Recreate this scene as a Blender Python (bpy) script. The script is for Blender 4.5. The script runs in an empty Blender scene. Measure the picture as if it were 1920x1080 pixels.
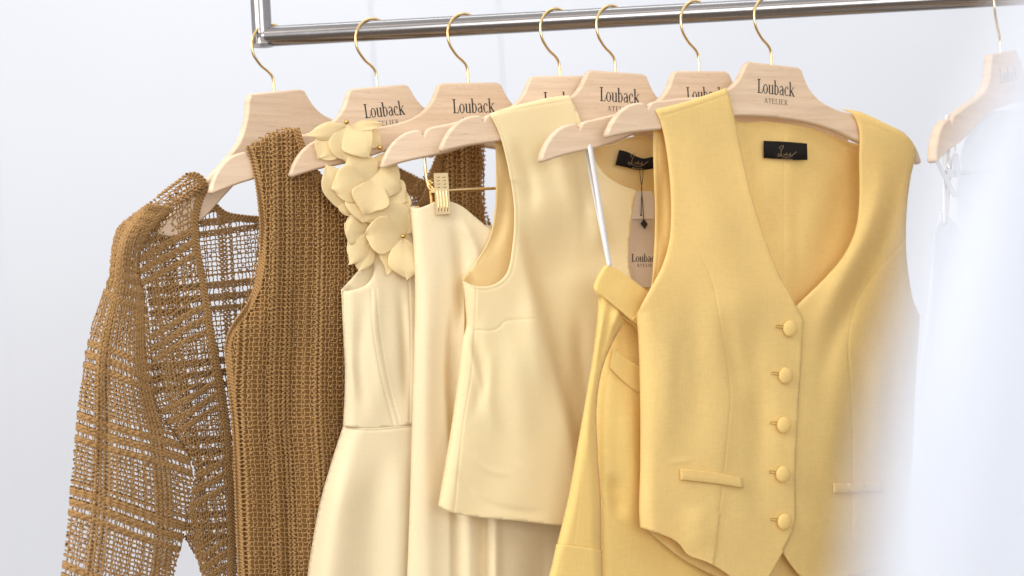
import bpy, math, random
import numpy as np
from mathutils import Vector, Matrix
from mathutils.geometry import delaunay_2d_cdt
random.seed(7); RNG = np.random.default_rng(7)
sc = bpy.context.scene

# ------------------------------------------------------------------ camera
CAM = np.array([0.0, 0.0, 1.25]); ROLL = math.radians(3.15); FPX = 50/36*1920
RC = np.array([math.cos(ROLL), 0, -math.sin(ROLL)]); UC = np.array([math.sin(ROLL), 0, math.cos(ROLL)])
FWD = np.array([0, 1.0, 0])
cam = bpy.data.cameras.new('camera'); cam.lens = 50; cam.sensor_width = 36; cam.clip_end = 60; cam.clip_start = 0.02
cam.dof.use_dof = True; cam.dof.focus_distance = 1.70; cam.dof.aperture_fstop = 2.8
co = bpy.data.objects.new('camera', cam); sc.collection.objects.link(co)
co.matrix_world = Matrix(((RC[0], UC[0], -FWD[0], CAM[0]), (RC[1], UC[1], -FWD[1], CAM[1]), (RC[2], UC[2], -FWD[2], CAM[2]), (0, 0, 0, 1)))
sc.camera = co

# ------------------------------------------------------------------ world and lamps
w = bpy.data.worlds.new('World'); sc.world = w; w.use_nodes = True
nt = w.node_tree; bg = nt.nodes['Background']; bg.inputs['Strength'].default_value = 0.72
tc = nt.nodes.new('ShaderNodeTexCoord'); sp = nt.nodes.new('ShaderNodeSeparateXYZ')
mr = nt.nodes.new('ShaderNodeMapRange'); mr.inputs[1].default_value = -1; mr.inputs[2].default_value = 1
cr = nt.nodes.new('ShaderNodeValToRGB')
nt.links.new(tc.outputs['Generated'], sp.inputs[0]); nt.links.new(sp.outputs[2], mr.inputs[0])
nt.links.new(mr.outputs[0], cr.inputs[0]); nt.links.new(cr.outputs[0], bg.inputs[0])
el = cr.color_ramp.elements
el[0].position = 0; el[0].color = (.40, .33, .27, 1)
el[1].position = 1; el[1].color = (1.0, 1.0, 1.03, 1)
for p, c in ((.30, (.30, .25, .21)), (.44, (.30, .25, .21)), (.47, (1.1, 1.12, 1.2)), (.60, (1.15, 1.18, 1.28)), (.63, (.45, .42, .40)), (.74, (.45, .42, .40)), (.765, (2.6, 2.4, 2.2)), (.80, (2.6, 2.4, 2.2)), (.83, (.9, .9, .92))):
    e = el.new(p); e.color = (*c, 1)

def area(name, loc, target, size, power, col, sy=None):
    l = bpy.data.lights.new(name, 'AREA'); l.size = size; l.energy = power; l.color = col
    if sy: l.shape = 'RECTANGLE'; l.size_y = sy
    o = bpy.data.objects.new(name, l); sc.collection.objects.link(o); o.location = loc
    o.rotation_euler = (Vector(target)-Vector(loc)).to_track_quat('-Z', 'Y').to_euler(); return o
area('key_lamp', (-1.7, 0.1, 2.5), (0.05, 1.8, 1.2), 1.5, 44, (1.0, .975, .95), 1.5)
area('wall_lamp', (-0.2, 2.2, 3.3), (0, 3.4, 1.1), 2.6, 13, (.90, .96, 1.0), .5)
area('fill_lamp', (0.9, -2.6, 1.9), (0.2, 1.8, 1.1), 2.4, 56, (.97, .98, 1.0), 1.8)  # added soft frontal fill from behind the camera, not an actual window
sc.view_settings.view_transform = 'Standard'; sc.view_settings.look = 'None'
sc.view_settings.exposure = 0.25; sc.view_settings.gamma = 1
sc.render.engine = 'CYCLES'; sc.cycles.max_bounces = 10; sc.cycles.diffuse_bounces = 6; sc.cycles.transparent_max_bounces = 24

# ------------------------------------------------------------------ pixel / plane helpers (pixels of the 1920 x 1080 photograph)
RAILY = 1.778
def raydir(px, py):
    px = np.asarray(px, float); py = np.asarray(py, float)
    x = (px-960)/FPX; y = (540-py)/FPX
    return FWD + x[..., None]*RC + y[..., None]*UC
def at(px, py, depth):
    return CAM + np.asarray(depth, float)[..., None]*raydir(px, py)
RAILZ = at(1000, 41, RAILY)[2]
class Plane:                                   # an upright plane turned by yaw about its hanger's hook
    def __init__(s, ox, oy, yaw, tilt):
        s.yaw = math.radians(yaw); s.O = at(ox, oy, RAILY)
        s.n = np.array([math.sin(s.yaw), -math.cos(s.yaw), 0])
        a = np.array([math.cos(s.yaw), math.sin(s.yaw), 0]); z = np.array([0, 0, 1.0])
        s.eu = a*math.cos(tilt) - z*math.sin(tilt); s.ev = -(a*math.sin(tilt) + z*math.cos(tilt))
    def depth(s, px, py): return (s.n@(s.O-CAM))/(raydir(px, py)@s.n)
    def pt(s, px, py, off=0.0):               # off in mm along the ray, negative towards the camera
        return at(px, py, s.depth(px, py)+np.asarray(off)*.001)
    def uv(s, u, v, off=0.0):                 # millimetres in the plane
        return s.O + np.asarray(u)[..., None]*.001*s.eu + np.asarray(v)[..., None]*.001*s.ev - np.asarray(off, float)[..., None]*.001*s.n
H = {1: Plane(514, 172, 42, -.13), 2: Plane(707, 163, 32, -.10), 3: Plane(878, 156, 24, -.02), 4: Plane(1050, 143, 20, -.005),
     5: Plane(1154, 136, 25, .05), 6: Plane(1311, 134, 28, -.015), 7: Plane(1447, 122, 26, .078), 8: Plane(1876, 98, 49, -.16), 9: Plane(1946, 96, 76, -.10)}

# ------------------------------------------------------------------ objects
def empty(name, loc, label, cat, group=None):
    o = bpy.data.objects.new(name, None); sc.collection.objects.link(o); o.location = loc; o.empty_display_size = .05
    o['label'] = label; o['category'] = cat
    if group: o['group'] = group
    return o
def mesh(name, V, F, mat, parent=None, smooth=True, base=None):
    V = np.asarray(V, float)
    loc = np.array(parent_world(parent)) if parent else (np.array(base) if base is not None else V.mean(0))
    me = bpy.data.meshes.new(name); me.from_pydata((V-loc).tolist(), [], [tuple(map(int, f)) for f in F] if not isinstance(F, np.ndarray) else F.tolist())
    if smooth: me.polygons.foreach_set('use_smooth', [True]*len(me.polygons))
    me.materials.append(mat); me.update()
    o = bpy.data.objects.new(name, me); sc.collection.objects.link(o)
    if parent: o.parent = parent
    else: o.location = loc
    return o
def parent_world(o):
    p = Vector((0, 0, 0))
    while o: p = p + o.location; o = o.parent
    return p
def tagt(o, label, cat, group=None):
    o['label'] = label; o['category'] = cat
    if group: o['group'] = group
    return o
def bevel(o, wd, seg=2, ang=40):
    b = o.modifiers.new('bevel', 'BEVEL'); b.width = wd; b.segments = seg; b.limit_method = 'ANGLE'; b.angle_limit = math.radians(ang); b.harden_normals = False
def catmull(P, step=4.0, closed=False):
    P = np.asarray(P, float); n = len(P)
    if n < 3:
        k = max(2, int(np.linalg.norm(P[-1]-P[0])/step)+1); t = np.linspace(0, 1, k)[:, None]; return P[0]*(1-t)+P[-1]*t
    if closed: Q = np.vstack([P[-1], P, P[0], P[1]])
    else: Q = np.vstack([2*P[0]-P[1], P, 2*P[-1]-P[-2]])
    out = []
    for i in range(1, len(Q)-2):
        p0, p1, p2, p3 = Q[i-1:i+3]; k = max(1, int(np.linalg.norm(p2-p1)/step))
        # centripetal tangents, finite difference form
        d0, d1, d2 = (max(np.linalg.norm(b-a), 1e-9)**.5 for a, b in ((p0, p1), (p1, p2), (p2, p3)))
        m1 = (p2-p1) + d1*((p1-p0)/d0 - (p2-p0)/(d0+d1)); m2 = (p2-p1) + d1*((p3-p2)/d2 - (p3-p1)/(d1+d2))
        for j in range(k):
            t = j/k; out.append((2*t**3-3*t**2+1)*p1 + (t**3-2*t**2+t)*m1 + (-2*t**3+3*t**2)*p2 + (t**3-t**2)*m2)
    if not closed: out.append(P[-1])
    return np.array(out)
def inside(P, poly):
    x, y = P[:, 0], P[:, 1]; r = np.zeros(len(P), bool); n = len(poly)
    for i in range(n):
        x1, y1 = poly[i]; x2, y2 = poly[(i+1) % n]
        if y1 == y2: continue
        c = ((y1 > y) != (y2 > y)); r ^= c & (x < (x2-x1)*(y-y1)/(y2-y1)+x1)
    return r
def pdist(P, line, signed=False, param=False): # distance to a polyline; the sign is positive on its right hand side going down
    a = line[:-1]; ab = line[1:]-a; L2 = (ab**2).sum(1)+1e-9; ln = np.sqrt(L2); cum = np.r_[0, np.cumsum(ln)]
    best = np.full(len(P), 1e9); sg = np.ones(len(P)); par = np.zeros(len(P))
    for s0 in range(0, len(P), 4000):
        Q = P[s0:s0+4000]; d = Q[:, None, :]-a[None]; t = np.clip((d*ab[None]).sum(2)/L2, 0, 1); r = d-t[..., None]*ab[None]; D = (r**2).sum(2)
        k = D.argmin(1); ii = np.arange(len(Q)); best[s0:s0+4000] = np.sqrt(D[ii, k]); par[s0:s0+4000] = (cum[k]+t[ii, k]*ln[k])/cum[-1]
        if signed: cr_ = -(ab[k, 0]*d[ii, k, 1]-ab[k, 1]*d[ii, k, 0]); sg[s0:s0+4000] = np.sign(cr_)
    if param: return best*sg, par
    return best*sg
def taper(t, f0, f1):
    a = np.clip(t/f0, 0, 1) if f0 else np.ones_like(t); b = np.clip((1-t)/f1, 0, 1) if f1 else np.ones_like(t)
    return (a*a*(3-2*a))*(b*b*(3-2*b))
def ridge(pts, wd, amp, f0=.4, f1=None):
    L = catmull(pts, 12)
    if f1 is None: f1 = 0 if L[-1][1] > 1050 else .4
    def f(P):
        d, t = pdist(P, L, False, True); return amp*np.exp(-(d/wd)**2)*taper(t, f0, f1)
    return f
def stepf(pts, wd, amp, f0=.3, f1=0):
    L = catmull(pts, 12)
    def f(P):
        d, t = pdist(P, L, True, True); far = np.exp(-(np.clip(d, 0, None)/(22*wd))**2)
        return amp*.5*(1+np.tanh(d/wd))*taper(t, f0, f1)*far
    return f
def curl(pts, wd, amp):                        # the cloth turns back quadratically towards this edge
    L = catmull(pts, 10)
    return lambda P: amp*.75*np.clip(1-pdist(P, L)/(.9*wd), 0, 1)**2
def vfold(x0, wl, amp, y0, y1, slant=0.0):     # soft vertical drapes that grow downwards
    return lambda P: amp*np.clip((P[:, 1]-y0)/(y1-y0), 0, 1)**.8*np.sin((P[:, 0]-x0-slant*(P[:, 1]-y0))*2*math.pi/wl)
def grad(ax, x0, x1, amp):
    return lambda P: amp*np.clip((P[:, ax]-x0)/(x1-x0), 0, 1)
def ruffle(seed, amp, wl=90):
    r = np.random.default_rng(seed); K = [(r.uniform(-1, 1)*2*math.pi/wl, r.uniform(-.6, .6)*2*math.pi/wl, r.uniform(0, 6.28)) for _ in range(7)]
    return lambda P: amp*sum(np.sin(P[:, 0]*a+P[:, 1]*b+c) for a, b, c in K)/2.6

def panel(name, segs, pl, off, feats, mat, parent, seams=(), grid=5.5, thick=.55):
    out = []
    for s in segs: out += list(catmull(s, 4.5))[:-1]
    B = np.array(out)
    keep = [0]
    for i in range(1, len(B)):
        if np.linalg.norm(B[i]-B[keep[-1]]) > 1.2: keep.append(i)
    if np.linalg.norm(B[keep[-1]]-B[0]) < 1.2: keep.pop()
    B = B[keep]
    x0, y0 = B.min(0); x1, y1 = B.max(0)
    gx, gy = np.meshgrid(np.arange(x0, x1, grid), np.arange(y0, y1, grid*.87)); gx[1::2] += grid/2
    G = np.stack([gx.ravel(), gy.ravel()], 1); G = G[inside(G, B)]
    bc = np.vstack([B, B[:1]]); G = G[pdist(G, bc) > grid*.55]
    extra = []; sfe = []
    for s in seams:
        pts, amp = s[0], s[1]; L = catmull(pts, 3.0); sfe.append((L, amp))
        tg = np.gradient(L, axis=0); nn = np.stack([-tg[:, 1], tg[:, 0]], 1)/np.linalg.norm(tg, axis=1)[:, None]
        G = G[pdist(G, L) > 5.2]
        ex = np.vstack([L, L+nn*1.7, L-nn*1.7, L+nn*3.8, L-nn*3.8])
        ex = ex[inside(ex, B)]; ex = ex[pdist(ex, bc) > 1.5]; extra.append(ex)
    A = np.vstack([B, G]+extra) if extra else np.vstack([B, G])
    vs, _, fs, _, _, _ = delaunay_2d_cdt([Vector(p) for p in A], [], [list(range(len(B)))], 1, 1e-4)
    P = np.array([tuple(v) for v in vs]); D = np.full(len(P), float(off))
    for f in feats: D += f(P)
    for L, amp in sfe: D += amp*np.exp(-(pdist(P, L)/1.6)**2)
    V = pl.pt(P[:, 0], P[:, 1], D)
    F = []
    for f in fs:                               # faces look at the camera
        a, b, c = P[f[0]], P[f[1]], P[f[2]]
        F.append(f if (b[0]-a[0])*(c[1]-a[1])-(b[1]-a[1])*(c[0]-a[0]) < 0 else f[::-1])
    o = mesh(name, V, F, mat, parent)
    if thick:
        so = o.modifiers.new('thickness', 'SOLIDIFY'); so.thickness = thick*.001; so.offset = -1
    return o

def tubes(strands, sides=5):                   # strands: (points Nx3, radius or array)
    VV = []; FF = []; k = 0; ang = np.arange(sides)*2*math.pi/sides
    for P, r in strands:
        P = np.asarray(P, float); n = len(P)
        if n < 2: continue
        T = np.gradient(P, axis=0); T /= np.linalg.norm(T, axis=1)[:, None]+1e-12
        ref = np.array([0, 1.0, 0.02]) if abs(T[:, 1]).mean() < .8 else np.array([0, 0, 1.0])
        N = np.cross(T, ref); N /= np.linalg.norm(N, axis=1)[:, None]+1e-12; Bn = np.cross(T, N)
        r = np.broadcast_to(np.asarray(r, float), (n,))
        R = P[:, None, :] + r[:, None, None]*(np.cos(ang)[None, :, None]*N[:, None, :]+np.sin(ang)[None, :, None]*Bn[:, None, :])
        VV.append(R.reshape(-1, 3)); i = np.arange(n-1)[:, None]*sides; j = np.arange(sides)[None, :]; j2 = (j+1) % sides
        FF.append((np.stack([i+j, i+j2, i+sides+j2, i+sides+j], -1).reshape(-1, 4)+k)); k += n*sides
    return np.vstack(VV), np.vstack(FF)
def capped(V, F, sides):                       # closes the two ends of a single tube
    n = len(V)//sides
    return V, [tuple(f) for f in F]+[tuple(range(sides)), tuple(range((n-1)*sides, n*sides))[::-1]]

# ------------------------------------------------------------------ materials
def nodes(name):
    m = bpy.data.materials.new(name); m.use_nodes = True; t = m.node_tree
    return m, t, t.nodes['Principled BSDF'], t.nodes['Material Output']
def N(t, kind, **kw):
    n = t.nodes.new(kind)
    for k, v in kw.items(): setattr(n, k, v)
    return n
def tex_coord(t, scale=(1, 1, 1)):
    c = N(t, 'ShaderNodeTexCoord'); m = N(t, 'ShaderNodeMapping'); m.inputs['Scale'].default_value = scale
    t.links.new(c.outputs['Object'], m.inputs[0]); return m.outputs[0]
def noise(t, vec, scale, detail=3, rough=.55):
    n = N(t, 'ShaderNodeTexNoise'); n.inputs['Scale'].default_value = scale; n.inputs['Detail'].default_value = detail; n.inputs['Roughness'].default_value = rough
    t.links.new(vec, n.inputs[0]); return n.outputs[0]
def mixc(t, fac, a, b):
    m = N(t, 'ShaderNodeMix', data_type='RGBA'); m.inputs[6].default_value = (*a, 1); m.inputs[7].default_value = (*b, 1)
    t.links.new(fac, m.inputs[0]); return m.outputs[2]
def bump(t, h, st, dist=.001):
    b = N(t, 'ShaderNodeBump'); b.inputs['Strength'].default_value = st; b.inputs['Distance'].default_value = dist
    t.links.new(h, b.inputs['Height']); return b.outputs[0]
def srgb(r, g, b): return tuple(((x/255+.055)/1.055)**2.4 if x > 10 else x/255/12.92 for x in (r, g, b))
def cloth(name, col, rough=.85, sheen=.3, transl=.18, weave=.5, spec=.25, wave=.0):
    m, t, p, out = nodes(name); v = tex_coord(t)
    n1 = noise(t, v, 9, 3); c = mixc(t, n1, tuple(x*.94 for x in col), tuple(min(1, x*1.04) for x in col))
    sl = noise(t, tex_coord(t, (520, 520, 60)), 1, 2, .7); sl2 = noise(t, tex_coord(t, (70, 70, 560)), 1, 2, .7)
    ad = N(t, 'ShaderNodeMath', operation='ADD'); t.links.new(sl, ad.inputs[0]); t.links.new(sl2, ad.inputs[1])
    rg_ = N(t, 'ShaderNodeMapRange'); rg_.inputs[1].default_value = .6; rg_.inputs[2].default_value = 1.4; rg_.inputs[3].default_value = 1-.075*weave; rg_.inputs[4].default_value = 1+.06*weave; t.links.new(ad.outputs[0], rg_.inputs[0])
    sc_ = N(t, 'ShaderNodeVectorMath', operation='SCALE'); t.links.new(c, sc_.inputs[0]); t.links.new(rg_.outputs[0], sc_.inputs['Scale']); c = sc_.outputs[0]
    t.links.new(c, p.inputs['Base Color']); p.inputs['Roughness'].default_value = rough
    p.inputs['Specular IOR Level'].default_value = spec; p.inputs['Sheen Weight'].default_value = sheen; p.inputs['Sheen Roughness'].default_value = .5
    wv = N(t, 'ShaderNodeMath', operation='ADD')
    a = noise(t, tex_coord(t, (2600, 2600, 260)), 1, 1); b = noise(t, tex_coord(t, (300, 300, 2600)), 1, 1)
    t.links.new(a, wv.inputs[0]); t.links.new(b, wv.inputs[1])
    cr = noise(t, v, 38, 4, .6); mm = N(t, 'ShaderNodeMath', operation='MULTIPLY_ADD'); mm.inputs[1].default_value = 6*wave
    t.links.new(cr, mm.inputs[0]); t.links.new(wv.outputs[0], mm.inputs[2])
    bn = bump(t, mm.outputs[0], weave, .0002); t.links.new(bn, p.inputs['Normal'])
    tr = N(t, 'ShaderNodeBsdfTranslucent'); t.links.new(c, tr.inputs[0]); mx = N(t, 'ShaderNodeMixShader'); mx.inputs[0].default_value = transl
    t.links.new(p.outputs[0], mx.inputs[1]); t.links.new(tr.outputs[0], mx.inputs[2]); t.links.new(mx.outputs[0], out.inputs[0])
    return m
def plain(name, col, rough=.5, metal=0, spec=.5, b=0, bs=200):
    m, t, p, out = nodes(name); v = tex_coord(t); n1 = noise(t, v, 14, 3)
    t.links.new(mixc(t, n1, tuple(x*.93 for x in col), col), p.inputs['Base Color'])
    p.inputs['Roughness'].default_value = rough; p.inputs['Metallic'].default_value = metal; p.inputs['Specular IOR Level'].default_value = spec
    if b: t.links.new(bump(t, noise(t, v, bs, 3), b, .0005), p.inputs['Normal'])
    return m
YEL = (.955, .737, .30); PALE = (.955, .812, .475); CREAM = (.955, .828, .55)
M = {}
M['vest'] = cloth('yellow_twill', YEL, .85, .1, .28, .8, .2, .05)
M['trouser'] = cloth('yellow_crepe', (.95, .72, .26), .8, .25, .24, .7)
M['satin'] = cloth('pale_yellow_satin', PALE, .45, .15, .22, .3, .4, .16)
M['cream'] = cloth('cream_crepe', CREAM, .6, .2, .22, .4, .3, .08)
M['petal'] = cloth('petal_organza', (.955, .81, .47), .75, .3, .34, .6)
M['satin_inner_shade'] = cloth('satin_inner_shade', (.93, .73, .36), .55, .15, .22, .3)  # the blouse satin again, with its warm interior shade put into the colour
M['white'] = cloth('white_voile', (.77, .81, .88), .8, .3, .30, .3)
M['ribbon'] = cloth('white_ribbon', (.90, .885, .87), .6, .2, .15, .2)
M['lining'] = cloth('ochre_lining', (.38, .19, .055), .7, .2, .2, .4)
M['yarn'] = plain('brown_yarn', (.41, .24, .098), .9, 0, .2, .6, 900)
M['yarn2'] = plain('ochre_brown_yarn', (.405, .235, .092), .9, 0, .2, .6, 900)
M['gold'] = plain('gold_wire', (.90, .66, .32), .2, 1)
M['palegold'] = plain('polished_clip_gold', (.80, .60, .32), .17, 1, .5, .05, 300)
M['chrome'] = plain('clip_chrome', (.75, .74, .73), .2, 1)
M['ink'] = plain('black_ink', (.012, .01, .012), .5)
M['label'] = plain('black_woven_label', (.012, .009, .008), .8, 0, .2, .5, 1500)
M['thread'] = plain('tan_thread', (.36, .24, .13), .7)
M['card'] = plain('beige_card', (.70, .58, .46), .6, 0, .3, .2, 900)
M['hole'] = plain('ochre_thread', (.52, .30, .07), .8)
M['cord'] = plain('black_cord', (.015, .012, .012), .7)
M['bead'] = plain('gold_bead', (.62, .40, .12), .25, 1)
def sheer(name, src, tr_):
    m = src.copy(); m.name = name; t = m.node_tree; out = t.nodes['Material Output']; l = out.inputs[0].links[0].from_socket
    tp = t.nodes.new('ShaderNodeBsdfTransparent'); mx = t.nodes.new('ShaderNodeMixShader'); mx.inputs[0].default_value = tr_
    t.links.new(l, mx.inputs[1]); t.links.new(tp.outputs[0], mx.inputs[2]); t.links.new(mx.outputs[0], out.inputs[0]); return m
M['sheer'] = sheer('sheer_chiffon', M['white'], .24)
def wood():
    m, t, p, out = nodes('pale_beech'); v = tex_coord(t, (9, 9, 150)); v2 = tex_coord(t, (60, 60, 900)); v3 = tex_coord(t)
    inf = N(t, 'ShaderNodeObjectInfo')
    a = noise(t, v, 1, 5, .6); b = noise(t, v2, 1, 2, .6); c = noise(t, v3, 14, 2)
    am = N(t, 'ShaderNodeMapRange'); am.inputs[1].default_value = .3; am.inputs[2].default_value = .68; t.links.new(a, am.inputs[0]); base = mixc(t, am.outputs[0], (.67, .50, .345), (.80, .63, .455))
    r = N(t, 'ShaderNodeValToRGB'); r.color_ramp.elements[0].position = .62; r.color_ramp.elements[1].position = .74
    t.links.new(b, r.inputs[0]); mx = N(t, 'ShaderNodeMix', data_type='RGBA', blend_type='MULTIPLY')
    mu = N(t, 'ShaderNodeMath', operation='MULTIPLY'); mu.inputs[1].default_value = .5
    t.links.new(r.outputs[0], mu.inputs[0]); t.links.new(mu.outputs[0], mx.inputs[0]); t.links.new(base, mx.inputs[6]); mx.inputs[7].default_value = (.66, .50, .38, 1)
    m2 = N(t, 'ShaderNodeMix', data_type='RGBA', blend_type='MULTIPLY'); m2.inputs[0].default_value = .5
    r2 = N(t, 'ShaderNodeValToRGB'); r2.color_ramp.elements[0].color = (.94, .88, .82, 1); r2.color_ramp.elements[1].color = (1, 1, 1, 1)
    t.links.new(c, r2.inputs[0]); t.links.new(mx.outputs[2], m2.inputs[6]); t.links.new(r2.outputs[0], m2.inputs[7])
    m3 = N(t, 'ShaderNodeMix', data_type='RGBA', blend_type='MULTIPLY'); m3.inputs[0].default_value = 1
    r3 = N(t, 'ShaderNodeValToRGB'); r3.color_ramp.elements[0].color = (.93, .89, .85, 1); r3.color_ramp.elements[1].color = (1.04, 1.05, 1.06, 1)
    t.links.new(inf.outputs['Random'], r3.inputs[0]); t.links.new(m2.outputs[2], m3.inputs[6]); t.links.new(r3.outputs[0], m3.inputs[7])
    t.links.new(m3.outputs[2], p.inputs['Base Color']); p.inputs['Roughness'].default_value = .5; p.inputs['Specular IOR Level'].default_value = .35
    t.links.new(bump(t, b, .25, .0004), p.inputs['Normal']); return m
M['wood'] = wood()
def steel():
    m, t, p, out = nodes('brushed_steel'); v = tex_coord(t, (6, 260, 260)); a = noise(t, v, 1, 3)
    t.links.new(mixc(t, a, (.29, .27, .26), (.42, .40, .39)), p.inputs['Base Color']); p.inputs['Metallic'].default_value = 1
    r = N(t, 'ShaderNodeMapRange'); r.inputs[3].default_value = .16; r.inputs[4].default_value = .32; t.links.new(noise(t, tex_coord(t), 22, 5, .7), r.inputs[0])
    t.links.new(r.outputs[0], p.inputs['Roughness']); t.links.new(bump(t, a, .12, .0004), p.inputs['Normal']); return m
M['steel'] = steel()
def wallm():
    m, t, p, out = nodes('white_wall_paint'); v = tex_coord(t); n1 = noise(t, v, 1.1, 2)
    t.links.new(mixc(t, n1, (.67, .70, .755), (.745, .77, .815)), p.inputs['Base Color']); p.inputs['Roughness'].default_value = .8; p.inputs['Specular IOR Level'].default_value = .2
    return m
M['wall'] = wallm()

# ------------------------------------------------------------------ setting: white panelled wall
WY = 3.35
def wall_panel(x0, x1, dy):
    V = []; F = []
    for y in (WY+dy, WY+dy+.05):
        V += [(x0, y, -.1), (x1, y, -.1), (x1, y, 3.2), (x0, y, 3.2)]
    F = [(0, 1, 2, 3), (5, 4, 7, 6), (4, 0, 3, 7), (1, 5, 6, 2), (3, 2, 6, 7), (4, 5, 1, 0)]
    return V, F
xs = [-4.2, at(8, 500, WY)[0], at(700, 100, WY)[0], at(946, 200, WY)[0], at(1700, 500, WY)[0]+.4, 4.2]
VV = []; FF = []
for i in range(len(xs)-1):
    V, F = wall_panel(xs[i]+.0004, xs[i+1]-.0004, [0.004, 0, .002, 0, .002][i]); FF += [tuple(a+len(VV) for a in f) for f in F]; VV += V
o = mesh('wall', VV, FF, M['wall'], smooth=False); o['kind'] = 'structure'; bevel(o, .001)
V = [(-4.2, WY+.055, -.1), (4.2, WY+.055, -.1), (4.2, WY+.055, 3.2), (-4.2, WY+.055, 3.2)]
o = mesh('wall_backing', V, [(0, 1, 2, 3)], M['wall'], smooth=False); o['kind'] = 'structure'

# ------------------------------------------------------------------ rack
RR = .0127
rack = empty('clothes_rack', (at(485, 68, RAILY)[0], RAILY, RAILZ), 'brushed steel clothes rail with an upright at its left end, carrying all the hangers', 'clothes rack')
lx = at(490, 68, RAILY)[0]; x = np.linspace(lx-.002, 1.0, 160)
V, F = capped(*tubes([(np.stack([x, x*0+RAILY, x*0+RAILZ], 1), RR)], 40), 40); mesh('rail', V, F, M['steel'], rack)
el_p = [(lx-.0005, RAILY, RAILZ), ]
zz = np.linspace(RAILZ-.0118, RAILZ+.75, 60)
V, F = capped(*tubes([(np.stack([zz*0+lx+.0012, zz*0+RAILY, zz], 1), RR*.98)], 40), 40); po = mesh('upright', V, F, M['steel'], rack); bevel(po, .002)
xc = np.linspace(lx-.0004, lx-.0002, 2)

# ------------------------------------------------------------------ lettering
def q(a, b, wd):                               # a stroke of even width as a quad
    a = np.array(a, float); b = np.array(b, float); d = b-a; n = np.array([-d[1], d[0]])/(np.linalg.norm(d)+1e-9)*wd/2
    return [np.array([a+n, b+n, b-n, a-n])]
def box(x0, y0, x1, y1): return [np.array([(x0, y0), (x1, y0), (x1, y1), (x0, y1)], float)]
def arc(cx, cy, rx, ry, a0, a1, thick, thin, n=14):
    res = []; A = np.radians(np.linspace(a0, a1, n))
    for p, r in zip(A[:-1], A[1:]):
        c = []
        for t, s in ((p, 1), (r, 1), (r, -1), (p, -1)):
            wd = thin+(thick-thin)*abs(math.cos(t))**1.6; c.append((cx+(rx+s*wd/2)*math.cos(t), cy+(ry+s*thin/2)*math.sin(t)))
        res.append(np.array(c))
    return res
TK, TN = .125, .055
GL = {
 'L': (.56, box(.10, 0, .10+TK, 1)+box(.02, 0, .5, TN)+box(.02, 1-TN, .30, 1)+q((.47, 0), (.51, .26), TN)),
 'o': (.50, arc(.25, .33, .18, .32, 0, 360, TK, TN, 24)),
 'u': (.56, box(.08, .1, .08+TK, .66)+box(.38, .0, .38+TK, .66)+arc(.255, .12, .13, .10, 180, 330, TK*.8, TN)+box(.01, .62, .12, .66)+box(.31, .62, .42, .66)+box(.42, 0, .55, TN)),
 'b': (.55, box(.07, .0, .07+TK, 1.02)+box(0, .98, .12, 1.02)+arc(.27, .33, .17, .32, -150, 150, TK, TN, 20)),
 'a': (.50, box(.30, .05, .30+TK, .5)+arc(.22, .5, .13, .15, 0, 165, TK*.8, TN)+arc(.20, .19, .12, .17, 60, 330, TK*.9, TN, 16)+q((.22, .36), (.32, .42), TN)+box(.38, 0, .49, TN)),
 'c': (.46, arc(.25, .33, .18, .32, 45, 315, TK, TN, 20)+arc(.35, .52, .035, .035, 0, 360, .05, .05, 8)),
 'k': (.58, box(.07, 0, .07+TK, 1.02)+box(0, .98, .12, 1.02)+box(0, 0, .25, TN)+q((.16, .28), (.44, .63), TN)+q((.24, .38), (.50, 0), TK)+box(.36, .62, .54, .66)+box(.38, 0, .58, TN)),
 'A': (.80, q((.08, 0), (.38, 1), .06)+q((.38, 1), (.70, 0), .12)+box(.2, .3, .56, .36)+box(0, 0, .2, .05)+box(.58, 0, .8, .05)),
 'T': (.75, box(.31, 0, .43, 1)+box(.02, .95, .72, 1)+box(.02, .82, .07, 1)+box(.67, .82, .72, 1)+box(.24, 0, .50, .05)),
 'E': (.70, box(.10, 0, .22, 1)+box(.03, 0, .62, .05)+box(.03, .95, .6, 1)+box(.2, .48, .5, .53)+box(.57, 0, .62, .2)+box(.55, .8, .6, 1)),
 'C': (.66, box(.10, 0, .22, 1)+box(.03, 0, .58, .05)+box(.03, .95, .30, 1)+box(.53, 0, .58, .22)),
 'I': (.42, box(.14, 0, .26, 1)+box(.05, 0, .35, .05)+box(.05, .95, .35, 1)),
 'R': (.74, box(.10, 0, .22, 1)+box(.03, 0, .30, .05)+box(.03, .95, .36, 1)+arc(.34, .74, .18, .24, -90, 90, .12, .05)+box(.2, .48, .36, .53)+q((.34, .5), (.66, 0), .11)+box(.56, 0, .76, .05)),
}
def lay(txt, x0, x1, y0, h, gap=0.0, keys=None):
    tot = sum(GL[c][0]+gap for c in (keys or txt))-gap; k = (x1-x0)/tot; res = []; x = x0
    for c in (keys or txt):
        for p in GL[c][1]: res.append(np.stack([x+p[:, 0]*k, y0+p[:, 1]*h], 1))
        x += (GL[c][0]+gap)*k
    return res
def flat_marks(name, polys, f, mat, parent):   # polys in a 2-D frame, f maps (x, y) to the world
    V = []; F = []; k = 0
    for p in polys: V.append(p); F.append(tuple(range(k, k+len(p)))); k += len(p)
    P = np.vstack(V); return mesh(name, f(P[:, 0], P[:, 1]), F, mat, parent, smooth=False)
def wordmark(x0, x1, base, h, cx=None):
    cx = (x0+x1)/2; wd = x1-x0
    return lay('Louback', x0, x1, base, h)+lay('ATELIER', cx-wd*.31, cx+wd*.31, base-h*.66, h*.36, .12, 'ATECIER')

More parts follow.
